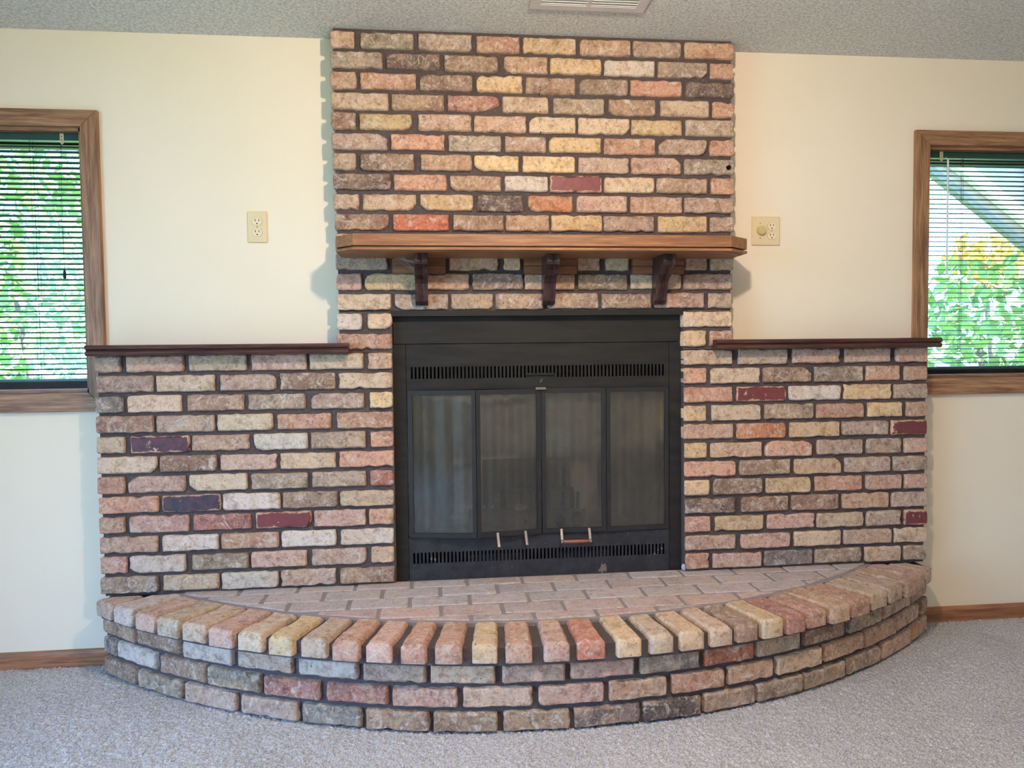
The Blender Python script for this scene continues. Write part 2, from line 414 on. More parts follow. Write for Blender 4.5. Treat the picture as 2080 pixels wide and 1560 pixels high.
def corner_radii(rng, chips, big=(0.022, 0.034)):
    R = []
    for key in ('bl', 'br', 'tr', 'tl'):
        a, b = rng.uniform(0.003, 0.008), rng.uniform(0.003, 0.008)
        if rng.random() < 0.13: a, b = rng.uniform(0.008, 0.016), rng.uniform(0.008, 0.016)
        long_, short = rng.uniform(*big), rng.uniform(0.016, 0.024)
        if key in chips: a, b = (long_, short) if key in ('br', 'tl') else (short, long_)
        if ('l' in chips and key in ('bl', 'tl')) or ('r' in chips and key in ('br', 'tr')):
            a, b = {'br': (0.075, 0.021), 'tr': (0.010, 0.026), 'bl': (0.018, 0.012), 'tl': (0.020, 0.016)}[key]
        R.append((a, b))
    return R
def tint(code, rng, warm=0.0):
    c = np.array(PAL[code], float); c = c*rng.uniform(0.93, 1.07) + np.array([rng.uniform(-5,6), rng.uniform(-3.5,1), rng.uniform(-4,4)])
    l = srgb(np.clip(c, 10, 245)); g = 0.3*l[0]+0.55*l[1]+0.15*l[2]
    return tuple(min(0.9, (g+(x-g)*0.76)*t) for x, t in zip(l[:3], (1.10, 1.06, 1.02))) + (1,)
def place_brick(me, color, loc, parent, rotz=0.0):
    o = bpy.data.objects.new('brick', me); o.location = loc; o.rotation_euler = (0, 0, rotz); o.color = color
    return link(o, parent)

# ------------------------------------------------------------------ measured brick layout (mm along the wall / mrad around the hearth, colour code, chipped corners)
WALL_ROWS = {
 1: [(-510,-428,'T'),(-406,-222,'G'),(-207,-18,'G'),(-2,153,'R'),(166,357,'Y'),(371,557,'T'),(568,746,'K'),(761,947,'R')],
 2: [(-510,-331,'K'),(-319,-132,'D.tl'),(-115,74,'B'),(96,254,'T.bl'),(263,448,'Y'),(460,647,'W'),(660,844,'G.br'),(856,947,'R')],
 3: [(-511,-424,'T'),(-410,-216,'R'),(-203,-18,'B.tl'),(-2,161,'Y.l'),(173,354,'B'),(370,546,'G.tl'),(557,749,'R'),(764,945,'D')],
 4: [(-511,-314,'C'),(-303,-119,'B'),(-107,76,'Q.r'),(89,254,'C'),(274,459,'G'),(477,649,'B.bl'),(669,852,'C'),(866,947,'R')],
 5: [(-512,-428,'B'),(-415,-234,'Y.br'),(-211,-23,'P'),(-14,173,'T'),(185,353,'C.tl'),(363,552,'C.br'),(560,749,'Y'),(764,948,'K')],
 6: [(-512,-319,'K.tr'),(-307,-119,'R'),(-105,81,'G'),(98,245,'P'),(257,446,'Y'),(459,649,'R'),(662,842,'K.tl.br'),(856,948,'R')],
 7: [(-510,-429,'G'),(-414,-229,'B'),(-204,-24,'T'),(-14,145,'Y.bl'),(160,350,'Y'),(364,549,'K'),(559,745,'P.tr'),(759,948,'G')],
 8: [(-509,-312,'D'),(-300,-113,'R'),(-101,81,'T.bl'),(95,250,'W'),(259,448,'M'),(459,645,'C'),(655,844,'T'),(861,948,'R')],
 9: [(-511,-423,'C'),(-409,-222,'C.br'),(-208,-21,'Y.bl'),(-6,159,'D'),(179,341,'O.bl'),(357,542,'P'),(556,750,'T'),(760,948,'P')],
 10: [(-507,-320,'B.br'),(-303,-108,'E'),(-92,89,'B'),(97,254,'T'),(261,448,'Y'),(454,643,'K'),(659,844,'Y'),(858,948,'K')],
 11: [(-506,-416,'T'),(-403,-222,'K'),(-208,-31,'B'),(-19,157,'T'),(169,340,'R'),(354,544,'K'),(558,746,'B'),(760,946,'P')],
 12: [(-506,-324,'K'),(-307,-125,'T'),(-109,66,'T'),(86,147,'C'),(161,346,'T'),(356,439,'T'),(462,548,'C'),(570,748,'T'),(758,843,'K'),(858,946,'C')],
 13: [(-505,-419,'P'),(-407,-222,'Y.tl'),(-211,-38,'T'),(-25,156,'B'),(163,346,'T'),(360,543,'B'),(555,746,'C'),(755,942,'P')],
 14: [(-505,-317,'C'),(-304,-115,'K.bl'),(-104,47,'G'),(57,230,'B'),(244,433,'B'),(447,634,'B'),(644,834,'P'),(852,942,'K')],
 15: [(-508,-421,'W'),(-400,-315,'C.br'),(753,941,'C')],
 16: [(-508,-316,'R'),(753,841,'Y'),(856,945,'R')],
 17: [(-1324,-1240,'K'),(-1221,-1031,'P'),(-1014,-820,'C'),(-803,-615,'P'),(-604,-418,'C'),(-402,-317,'T'),(756,943,'C'),(967,1158,'K'),(1180,1365,'P'),(1387,1572,'P'),(1594,1722,'P')],
 18: [(-1323,-1135,'K'),(-1124,-929,'C'),(-911,-721,'K.tr'),(-708,-517,'B'),(-505,-317,'C'),(756,842,'R'),(860,1050,'C'),(1063,1251,'B.tr'),(1267,1460,'G'),(1475,1613,'T'),(1631,1723,'T')],
 19: [(-1326,-1237,'S'),(-1222,-1043,'C'),(-1024,-832,'B'),(-818,-623,'K'),(-602,-418,'K.tl'),(-397,-317,'Y'),(757,943,'R'),(961,1153,'M'),(1167,1372,'W'),(1385,1577,'Y'),(1588,1724,'K')],
 20: [(-1325,-1138,'B'),(-1126,-934,'K'),(-923,-735,'C'),(-720,-535,'R'),(-514,-317,'R'),(757,842,'Y'),(864,1054,'C'),(1070,1263,'G'),(1276,1466,'R'),(1482,1621,'Y'),(1640,1724,'T')],
 21: [(-1326,-1235,'C'),(-1216,-1020,'V'),(-1011,-818,'P'),(-802,-618,'W.bl'),(-605,-415,'K'),(-397,-317,'R'),(757,948,'P'),(962,1153,'O'),(1170,1368,'Y'),(1379,1568,'K'),(1580,1725,'M')],
 22: [(-1327,-1130,'C.br'),(-1119,-930,'B'),(-918,-724,'P'),(-712,-521,'C'),(-508,-317,'R'),(759,844,'Y'),(860,1058,'T'),(1073,1257,'R.tl.tr'),(1281,1464,'K'),(1480,1620,'G'),(1633,1726,'P')],
 23: [(-1328,-1240,'R'),(-1228,-1037,'P.tl'),(-1023,-828,'C.bl'),(-814,-620,'G'),(-604,-417,'K'),(-402,-319,'Q'),(759,957,'R'),(973,1172,'B'),(1189,1375,'T.tr'),(1391,1577,'K'),(1589,1727,'G')],
 24: [(-1326,-1130,'R'),(-1116,-922,'N'),(-912,-717,'W'),(-708,-518,'G'),(-508,-319,'C'),(760,854,'Y'),(871,1063,'B'),(1078,1253,'Y'),(1273,1462,'R'),(1478,1621,'P'),(1635,1728,'P')],
 25: [(-1327,-1243,'R'),(-1229,-1030,'P'),(-1015,-819,'Q'),(-802,-611,'M.br'),(-600,-420,'P'),(-407,-320,'R'),(761,955,'D'),(981,1166,'B'),(1179,1367,'B'),(1383,1569,'T'),(1584,1728,'K')],
 26: [(-1328,-1136,'P'),(-1119,-932,'W'),(-921,-726,'R'),(-715,-526,'W'),(-509,-321,'W'),(761,860,'R'),(877,1067,'Y'),(1084,1271,'P'),(1282,1467,'C'),(1482,1622,'K'),(1637,1729,'M')],
 27: [(-1328,-1241,'P'),(-1231,-1045,'W.bl'),(-1023,-831,'G'),(-820,-629,'P'),(-611,-421,'K'),(-402,-321,'C'),(763,958,'P'),(980,1173,'P'),(1191,1377,'C'),(1391,1585,'K'),(1596,1729,'C')],
 28: [(-1329,-1140,'S'),(-1122,-934,'C'),(-923,-731,'W'),(-720,-529,'K'),(-513,-322,'B'),(764,854,'R'),(869,1060,'P'),(1072,1263,'S'),(1274,1462,'G'),(1477,1622,'C'),(1637,1731,'G')],
}
HEARTH_RL = [(-717,-675,'K'),(-669,-623,'W'),(-616,-575,'P'),(-569,-528,'C'),(-523,-481,'C'),(-476,-435,'P'),(-429,-390,'C'),(-382,-346,'Y'),(-338,-301,'C'),(-294,-258,'R'),(-251,-216,'P'),(-207,-174,'R'),(-165,-130,'R'),(-120,-87,'Y'),(-79,-44,'R'),(-32,2,'P'),(10,47,'E'),(60,93,'Y'),(103,137,'C'),(144,179,'Y'),(186,220,'C'),(226,260,'B'),(265,300,'Y'),(304,339,'Q'),(344,382,'R'),(386,426,'T'),(431,475,'R'),(482,522,'C'),(529,572,'K'),(578,611,'T'),(618,657,'P')]
HEARTH_a = [(-730,-647,'B'),(-639,-549,'B'),(-539,-453,'W'),(-444,-360,'K'),(-350,-269,'W'),(-261,-179,'K'),(-173,-91,'C'),(-82,-2,'P'),(5,89,'P'),(98,181,'G'),(189,265,'E'),(271,348,'K'),(358,441,'B'),(454,538,'G'),(548,642,'K'),(652,728,'G')]  # some end-brick codes carry the tone of grazing light in their colour
HEARTH_b = [(-730,-695,'S'),(-692,-599,'W'),(-589,-500,'B'),(-495,-409,'G'),(-403,-322,'Q'),(-311,-229,'Q'),(-222,-140,'P'),(-132,-44,'C'),(-36,48,'P'),(56,133,'T'),(142,219,'R'),(226,299,'T'),(306,390,'C'),(399,489,'T'),(493,587,'T'),(593,685,'K'),(698,730,'B')]  # first brick's grey comes from grazing light, put into its colour code
HEARTH_c = [(-730,-647,'B'),(-639,-547,'K'),(-539,-449,'K'),(-440,-353,'K'),(-347,-265,'S'),(-258,-176,'B'),(-170,-89,'B'),(-81,3,'B'),(10,97,'D'),(102,183,'D'),(189,268,'K'),(272,353,'G'),(357,443,'G'),(450,538,'G'),(543,646,'K'),(654,730,'T')]

# ------------------------------------------------------------------ the room shell
D1, ROW1, PITCH_Z = 0.1034, 2.2049, 0.07
FB = (-0.315, 0.757, 0.283, 1.243)        # firebox opening x0,x1,z0,z1
WIN1 = (-2.02, -1.382, 0.984, 1.911)      # clear openings
WIN2 = (1.780, 2.42, 0.990, 1.905)
def wall_holes(x0, x1, z0, z1, holes, fn, d0, d1):
    xs = sorted({x0, x1} | {h[0] for h in holes} | {h[1] for h in holes}); zs = sorted({z0, z1} | {h[2] for h in holes} | {h[3] for h in holes})
    mb = MB()
    for i in range(len(xs)-1):
        for j in range(len(zs)-1):
            cx, cz = (xs[i]+xs[i+1])/2, (zs[j]+zs[j+1])/2
            if any(h[0] < cx < h[1] and h[2] < cz < h[3] for h in holes): continue
            mb.prism([(xs[i],zs[j]),(xs[i+1],zs[j]),(xs[i+1],zs[j+1]),(xs[i],zs[j+1])], fn, d0, d1)
    return mb
tag(wall_holes(XL-0.15, XR+0.15, 0, ZC+0.1, [WIN1, WIN2, FB], wall_fn, -0.16, 0.0).build('wall_back', M['wall']), kind='structure')
tag(wall_holes(YB, 0.0, 0, ZC+0.1, [(DOOR_Y0, DOOR_Y1, 0.0, DOOR_Z1)], side_fn, XL-0.14, XL).build('wall_left', M['wall']), kind='structure')
tag(MB().box(XR, XR+0.14, YB, 0, 0, ZC+0.1).build('wall_right', M['wall']), kind='structure')
tag(MB().box(XL-0.14, XR+0.14, YB-0.14, YB, 0, ZC+0.1).build('wall_front', M['wall']), kind='structure')
tag(MB().box(XL-0.14, XR+0.14, YB-0.14, 0.16, ZC, ZC+0.12).build('ceiling', M['ceiling']), kind='structure')
tag(MB().box(XL-0.14, XR+0.14, YB-0.14, 0.16, -0.12, -0.004).build('floor', M['carpet']), kind='structure')
# door_1: frame of the patio door that lets the daylight in
dr = tag(empty('door_1', (XL, (DOOR_Y0+DOOR_Y1)/2, 0)), kind='structure')
def off(mb, e): mb.V = [(v[0]-e.location[0], v[1]-e.location[1], v[2]-e.location[2]) for v in mb.V]; return mb
for y in (DOOR_Y0, DOOR_Y1-0.06): off(MB().box(XL-0.14, XL+0.01, y, y+0.06, 0, DOOR_Z1), dr).build('door_jamb', M['oak_v'], dr)
off(MB().box(XL-0.14, XL+0.01, DOOR_Y0, DOOR_Y1, DOOR_Z1-0.05, DOOR_Z1), dr).build('door_head', M['oak_v'], dr)

# carpet pile in front of the hearth
def carpet():
    x0, x1, y0, y1, s = -2.0, 2.45, -1.35, -0.012, 0.0046
    nx, ny = int((x1-x0)/s), int((y1-y0)/s)
    rs = np.random.RandomState(3)
    X, Y = np.meshgrid(np.linspace(x0, x1, nx), np.linspace(y0, y1, ny))
    Z = rs.rand(ny, nx)
    Z = (0.65*Z + 0.35*np.roll(Z, 1, 0))*0.0085 - 0.004
    X = X + (rs.rand(ny, nx)-0.5)*s*0.7; Y = Y + (rs.rand(ny, nx)-0.5)*s*0.7
    Y = np.minimum(Y, -0.011)
    V = np.stack([X, Y, Z], -1).reshape(-1, 3)
    i = np.arange(nx*ny).reshape(ny, nx)
    F = np.stack([i[:-1,:-1], i[:-1,1:], i[1:,1:], i[1:,:-1]], -1).reshape(-1, 4)
    F = F[np.hypot(V[F[:,0],0]-0.205, V[F[:,0],1]-1.628) > 2.26]
    me = bpy.data.meshes.new('carpet_pile'); me.vertices.add(len(V)); me.vertices.foreach_set('co', V.ravel().astype(np.float32))
    me.loops.add(F.size); me.loops.foreach_set('vertex_index', F.ravel().astype(np.int32))
    me.polygons.add(len(F)); me.polygons.foreach_set('loop_start', np.arange(0, F.size, 4, dtype=np.int32))
    me.update(calc_edges=True); me.materials.append(M['carpet'])
    o = link(bpy.data.objects.new('carpet_pile', me))
    tag(o, 'short speckled grey carpet pile spread around the brick hearth', 'carpet', kind='stuff')
carpet()
# baseboards
def baseboard(name, x0, x1):
    prof = [(0.0, 0.0), (-0.013, 0.0), (-0.013, 0.047), (-0.009, 0.056), (-0.004, 0.060), (0.0, 0.060)]
    mb = MB(); mb.prism(list(reversed(prof)), lambda u, v, w: (w, u, v), x0, x1)
    tag(mb.build(name, M['base_h']), kind='structure')
baseboard('baseboard_left', XL, -1.30); baseboard('baseboard_right', 1.70, XR)

# ------------------------------------------------------------------ the brick fireplace wall
fp = empty('brick_fireplace', (0.215, -0.05, 0.28))
tag(fp, 'mixed old brick chimney breast with lower brick wings around the black firebox', 'fireplace')
YF = -D1
mo = MB()
for x0, x1, z0, z1 in ((-1.318, FB[0], 0.2765, 1.114), (FB[1], 1.722, 0.2765, 1.114), (-0.500, FB[0], 1.112, 1.264), (FB[1], 0.938, 1.112, 1.264), (-0.500, 0.938, 1.262, ZC+0.004)):
    mo.box(x0, x1, YF+0.013, 0.002, z0, z1)
off(mo, fp).build('mortar', M['mortar'], fp)
off(MB().box(FB[0]-0.004, FB[1]+0.012, YF+0.004, -0.03, 1.243, 1.262).box(FB[0]-0.004, FB[1]+0.012, YF+0.022, -0.03, 1.262, 1.268), fp).build('lintel', M['steel'], fp)
rng = random.Random(11)
for row, items in WALL_ROWS.items():
    z = ROW1 - PITCH_Z*(row-1)
    for x0, x1, code in items:
        x0, x1 = x0/1000, x1/1000; chips = code.split('.')[1:]; c = code[0]
        outer = (abs(x0+0.508) < 0.012 or x0 < -1.3 or abs(x1-0.946) < 0.012 or x1 > 1.715 or abs(x1+0.317) < 0.006 or abs(x0-0.757) < 0.009)
        if row > 16 and (abs(x0+0.508) < 0.012 or abs(x1-0.946) < 0.012): outer = False
        w, h = x1-x0, 0.0565*rng.uniform(0.955, 1.035)
        depth = (0.098 if outer else 0.046) + rng.uniform(-0.0015, 0.003)
        ol = outline([(-w/2,-h/2),(w/2,-h/2),(w/2,h/2),(-w/2,h/2)], rng, corner_radii(rng, chips))
        gl = c in 'MNV'
        me = brick_mesh('brick', ol, depth, rng.uniform(0.0035, 0.006), rng, wall_fn, M['glaze'] if gl else M['brick'])
        place_brick(me, tint(c, rng), ((x0+x1)/2-fp.location[0], -(D1-(0.098 if outer else 0.046))-fp.location[1], z+rng.uniform(-0.001, 0.001)-fp.location[2]), fp)
# black caps on the bricks stand in for the shade inside small drill holes
holes = MB()
for hx, hz in ((0.2245, 2.057), (0.2245, 2.046), (0.2225, 2.035), (0.2235, 1.989), (0.2235, 1.972), (0.2235, 1.916), (0.225, 1.897)):
    holes.prism([(hx+0.0016*math.cos(a*math.pi/4), hz+0.0016*math.sin(a*math.pi/4)) for a in range(8)], wall_fn, D1-0.02, D1+0.0036)
off(holes, fp).build('painted_drill_holes', M['black'], fp)['kind'] = 'stuff'
ir = random.Random(5)
iron = MB().prism([((0.924)+0.0085*math.cos(a*math.pi/5)*ir.uniform(.7,1.2), 1.782+0.0095*math.sin(a*math.pi/5)*ir.uniform(.7,1.2)) for a in range(10)], wall_fn, D1-0.02, D1+0.0036)
off(iron, fp).build('iron_spot', M['black'], fp)

# ------------------------------------------------------------------ the raised curved hearth
HC = (0.205, 1.628)
he = empty('raised_hearth', (0.205, -0.40, 0.0))
tag(he, 'raised curved brick hearth with dusty top and rounded edge bricks on the carpet', 'hearth')
def arc_poly(R, yb, x0=-1.326, x1=1.722):
    pts = [(x0, yb)]
    for i in range(61):
        x = x0 + (x1-x0)*i/60
        pts.append((x, min(yb-0.05, HC[1]-math.sqrt(R*R-(x-HC[0])**2))))
    return pts + [(x1, yb)]
off(MB().prism(arc_poly(2.286, -0.004), plan_fn, -0.002, 0.212), he).build('mortar', M['mortar_hearth'], he)
off(MB().prism(arc_poly(2.322, -0.004, -1.32, 1.716), plan_fn, 0.211, 0.263), he).build('mortar_cap', M['mortar_hearth'], he)
off(MB().prism(arc_poly(2.158, -0.004, -1.30, 1.70), plan_fn, 0.25, 0.2755), he).build('mortar_bed', M['mortar_dusty'], he)
rng = random.Random(23)
for zc, table in ((0.1785, HEARTH_a), (0.107, HEARTH_b), (0.035, HEARTH_c)):
    for a0, a1, code in table:
        a0, a1 = a0/1000, a1/1000; am = (a0+a1)/2; R = 2.304
        w, h = 2*R*math.sin((a1-a0)/2), 0.057*rng.uniform(0.96, 1.04)
        ol = outline([(-w/2,-h/2),(w/2,-h/2),(w/2,h/2),(-w/2,h/2)], rng, corner_radii(rng, []))
        me = brick_mesh('brick', ol, 0.055+rng.uniform(-0.002, 0.003), rng.uniform(0.004, 0.007), rng, wall_fn, M['brick'])
        R2 = R*math.cos((a1-a0)/2) + 0.001 - 0.055
        place_brick(me, tint(code[0], rng), (HC[0]+R2*math.sin(am)-he.location[0], HC[1]-R2*math.cos(am)-he.location[1], zc), he, am)
def clip(poly, nx, ny, d):
    out = []
    for i in range(len(poly)):
        p, q = poly[i], poly[(i+1) % len(poly)]; sp, sq = nx*p[0]+ny*p[1]-d, nx*q[0]+ny*q[1]-d
        if sp <= 0: out.append(p)
        if sp*sq < 0:
            t = sp/(sp-sq); out.append((p[0]+(q[0]-p[0])*t, p[1]+(q[1]-p[1])*t))
    return out
def area(poly): return 0.5*sum(poly[i][0]*poly[(i+1) % len(poly)][1]-poly[(i+1) % len(poly)][0]*poly[i][1] for i in range(len(poly)))
def plan_brick(poly, z0, z1, bev, code, mat, rmin=0.003, rmax=0.008):
    cx = sum(p[0] for p in poly)/len(poly); cy = sum(p[1] for p in poly)/len(poly)
    pl = [(p[0]-cx, p[1]-cy) for p in poly]
    ol = outline(pl, rng, [(rng.uniform(rmin, rmax), rng.uniform(rmin, rmax)) for _ in pl], 0.03, 0.0014)
    me = brick_mesh('brick', ol, z1-z0, bev, rng, plan_fn, mat)
    place_brick(me, tint(code, rng), (cx-he.location[0], cy-he.location[1], z0), he)
RO, RI = 2.344, 2.152
for a0, a1, code in HEARTH_RL + [(664, 692, 'K')]:
    a0, a1 = a0/1000, a1/1000; am = (a0+a1)/2; hw = RO*math.sin((a1-a0)/2)-0.0025
    ro, ri = RO+rng.uniform(-0.004, 0.006), RI+rng.uniform(-0.006, 0.006)
    tdir, rdir = (math.cos(am), math.sin(am)), (math.sin(am), -math.cos(am))
    poly = [(HC[0]+rdir[0]*r+tdir[0]*t, HC[1]+rdir[1]*r+tdir[1]*t) for r, t in ((ro,-hw),(ro,hw),(ri,hw*0.95),(ri,-hw*0.95))]
    poly = clip(poly, 0, 1, -D1-0.002)
    if len(poly) < 3 or area(poly) < 0.002: continue
    plan_brick(poly, 0.2265, 0.2805+rng.uniform(-0.002, 0.002), rng.uniform(0.006, 0.010), code[0], M['brick_cap'], 0.004, 0.011)
rows = ((-0.147, -0.078, 0.141), (-0.246, -0.156, 0.243), (-0.344, -0.255, 0.141), (-0.444, -0.353, 0.044), (-0.541, -0.452, 0.137))
for ri_, (y0, y1, xj) in enumerate(rows):
    for k in range(-9, 10):
        x0, x1 = xj+0.2*k+0.006, xj+0.2*k+0.194
        poly = [(x0, y0), (x1, y0), (x1, y1), (x0, y1)]
        a = math.atan2((x0+x1)/2-HC[0], HC[1]-y0); poly = clip(poly, math.sin(a), -math.cos(a), 2.137+math.sin(a)*HC[0]-math.cos(a)*HC[1])
        if len(poly) < 3 or area(poly) < 0.0012: continue
        code = rng.choice('HHHK') if ri_ < 3 else rng.choice('PRQK') if ri_ == 4 else rng.choice('KPPR')
        plan_brick(poly, 0.245, 0.2792+rng.uniform(-0.0012, 0.0008), 0.003, code, M['brick_dusty'])

# ------------------------------------------------------------------ mantel shelf on three brackets
ms = empty('mantel_shelf', (0.22, -D1, 1.452))
tag(ms, 'long reddish oak mantel shelf with clipped corners on three dark brackets', 'mantel')
def mantel_poly(e, ch):   # plan outline grown by e
    xl, xr, yf, yb = -0.487-e, 0.940+e, -0.300-e, -D1+0.01
    return [(xl, yb), (xl, yf+ch), (xl+ch, yf), (xr-ch*1.35, yf), (xr, yf+ch*1.1), (xr, yb)]
off(MB().prism(mantel_poly(0.0, 0.062), plan_fn, 1.4650, 1.503), ms).build('shelf_board', M['mantel'], ms, bevel=0.0015)
off(MB().prism(mantel_poly(-0.013, 0.062), plan_fn, 1.459, 1.4655), ms).build('cove_strip', M['mantel'], ms)
off(MB().prism(mantel_poly(0.0005, 0.062), plan_fn, 1.4505, 1.4595), ms).build('lower_lip', M['mantel'], ms, bevel=0.0015)
off(MB().prism(mantel_poly(-0.012, 0.062), plan_fn, 1.4475, 1.452), ms).build('soffit_board', M['mantel'], ms)
BR = [(0.0, 0.0), (0.140, 0.0), (0.140, -0.030), (0.134, -0.040), (0.122, -0.047), (0.108, -0.056), (0.090, -0.072), (0.070, -0.084), (0.054, -0.098), (0.046, -0.116), (0.042, -0.140), (0.034, -0.158), (0.018, -0.170), (0.0, -0.172)]
for bx, wx in ((-0.207, (-0.309, -0.122)), (0.245, (0.160, 0.352)), (0.654, (0.560, 0.752))):
    br = MB()
    for dx0, dx1, inset in ((-0.022, -0.010, 0.0), (-0.010, -0.003, 0.004), (-0.003, 0.003, 0.009), (0.003, 0.010, 0.004), (0.010, 0.022, 0.0)):
        poly = [(max(0.0, d-inset) if d > 0 else 0.0, z) for d, z in BR]
        br.prism(list(reversed(poly)), lambda u, v, w: (w, -D1-0.004-u, 1.451+v), bx+dx0, bx+dx1)
    off(br, ms).build('bracket', M['dark_v'], ms)
    off(MB().box(wx[0], wx[1], -D1-0.013, -D1+0.014, 1.421, 1.452).box(wx[0], wx[1], -D1-0.010, -D1+0.014, 1.392, 1.4195), ms).build('mounting_plate', M['plate_wood'], ms, bevel=0.001)

# faint cobweb threads under the shelf
cw = MB(); wr = random.Random(9)
for k in range(9):
    a = (-0.30+wr.uniform(0, 0.05), -D1-0.02-wr.uniform(0, 0.05), 1.446); c2 = (-0.232, -D1-0.035-wr.uniform(0, 0.05), 1.39+wr.uniform(0, 0.045))
    m_ = tuple((p+q)/2 - (0.004 if i == 2 else 0) for i, (p, q) in enumerate(zip(a, c2))); cw.tube([a, m_, c2], 0.0003, 4)
tag(cw.build('cobweb', M['fluff']), 'faint cobweb threads strung between mantel shelf and bracket', 'cobweb')

# dark moulded ledges that cap the two brick wings
LP = [(0.0, 1.1125), (0.036, 1.1125), (0.043, 1.1145), (0.046, 1.120), (0.044, 1.126), (0.038, 1.1295), (0.036, 1.131), (0.038, 1.1325), (0.045, 1.136), (0.047, 1.141), (0.044, 1.147), (0.037, 1.149), (0.0, 1.149)]
def ledge(xa, xb, ba, bb, label):
    e = empty('wing_ledge', ((xa+xb)/2, -D1, 1.1125)); tag(e, label, 'ledge')
    off(MB().prism([(0.111+u, v) for u, v in LP], wall_fn_x, xa, xb), e).build('moulding', M['dark_h'], e)
    off(MB().box(ba, bb, -0.112, -0.001, 1.1135, 1.1485), e).build('top_board', M['dark_h'], e)
def wall_fn_x(u, v, w): return (w, -u, v)
ledge(-1.330, -0.4635, -1.330, -0.5145, 'dark moulded wooden ledge capping the brick wing below the narrow outlet plate')
ledge(0.862, 1.7415, 0.9515, 1.738, 'dark moulded wooden ledge capping the brick wing below the dimmer plate')

# ------------------------------------------------------------------ the steel firebox insert
ins = empty('fireplace_insert', (0.221, -0.065, 0.281))
tag(ins, 'black steel fireplace insert with louvred panels and smoky folding glass doors', 'fireplace insert')
YI = -0.065
def ip(name, mat, bevel=0.0012, smooth=False, **k):
    pass
def ibox(name, mat, *b, bevel=0.0012, parent=None):
    mb = MB()
    for q in b: mb.box(*q)
    return off(mb, ins).build(name, mat, parent or ins, bevel=bevel)
ibox('top_panel', M['steel'], (-0.313, 0.755, YI, YI+0.02, 1.1445, 1.2432))
ibox('side_column', M['steel'], (-0.315, -0.270, YI, YI+0.02, 0.2755, 1.1425)); ibox('side_column', M['steel'], (0.7105, 0.7555, YI, YI+0.02, 0.2755, 1.1425))
def louvre(name, x0, x1, z0, z1, sz0, sz1, sx0, sx1, n, mat, short=()):
    mb = MB(); mb.box(x0, x1, YI+0.001, YI+0.003, z0, sz0); mb.box(x0, x1, YI+0.001, YI+0.003, sz1, z1)
    p = (sx1-sx0)/n; prev = x0
    for i in range(n):
        a = sx0+p*i; mb.box(prev, a, YI+0.001, YI+0.003, sz0, sz1); prev = a+p*0.5
        if any(s0 <= i < s1 for s0, s1, _ in short):
            k = [q for q in short if q[0] <= i < q[1]][0][2]
            mb.box(a, prev, YI+0.001, YI+0.003, sz0, sz0+(sz1-sz0)*k)
    mb.box(prev, x1, YI+0.001, YI+0.003, sz0, sz1)
    return off(mb, ins).build(name, mat, ins)
louvre('upper_louvre_panel', -0.2685, 0.709, 0.984, 1.1425, 1.017, 1.0605, -0.252, 0.697, 69, M['steel'], ((31, 39, 0.36),))
louvre('lower_louvre_panel', -0.2685, 0.709, 0.2755, 0.4335, 0.339, 0.379, -0.254, 0.698, 69, M['steel_worn'], ())
ibox('louvre_backing', M['steel'], (-0.303, 0.745, YI+0.14, YI+0.143, 1.006, 1.232), bevel=0); ibox('louvre_backing', M['steel'], (-0.303, 0.745, YI+0.14, YI+0.143, 0.284, 0.404), bevel=0)
# wire guards seen behind stretches of the lower louvre
gd = MB()
for x0, x1 in ((-0.045, 0.150), (0.285, 0.480)):
    for k in range(4): gd.box(x0, x1, YI+0.005, YI+0.008, 0.341+k*0.0062, 0.3435+k*0.0062)
off(gd, ins).build('air_guard', M['iron'], ins)
ibox('damper_lever', M['iron'], (0.164, 0.274, YI-0.012, YI-0.008, 1.0285, 1.0325), (0.164, 0.169, YI-0.012, YI+0.002, 1.0265, 1.0335), (0.269, 0.274, YI-0.012, YI+0.002, 1.0265, 1.0335), bevel=0.0008)
# the small embossed badge: an oval with a slanted F-like stroke
bd = MB()
bd.prism([(0.224+0.0075*math.cos(a*math.pi/8)*1.0+0.002*math.sin(a*math.pi/8), 1.0048+0.0085*math.sin(a*math.pi/8)) for a in range(16)], wall_fn, 0.0638, 0.0648)
badge = off(bd, ins).build('badge', M['door_steel'], ins)
em = MB()
for pl in ([(0.2205,0.998),(0.2225,0.998),(0.2265,1.0105),(0.2245,1.0105)], [(0.2245,1.0105),(0.2240,1.0088),(0.2305,1.0088),(0.2310,1.0105)], [(0.2228,1.0052),(0.2223,1.0036),(0.2275,1.0036),(0.2280,1.0052)]):
    em.prism(pl if area(pl) > 0 else list(reversed(pl)), wall_fn, 0.0645, 0.0656)
emo = off(em, ins).build('emblem', M['handle_metal'], ins)
ibox('door_latch', M['handle_metal'], (0.201, 0.239, YI-0.020, YI-0.002, 0.9725, 0.9805))
ibox('door_track', M['steel'], (-0.268, 0.709, YI+0.002, YI+0.02, 0.976, 0.985), (-0.268, 0.709, YI+0.002, YI+0.02, 0.430, 0.436), bevel=0)
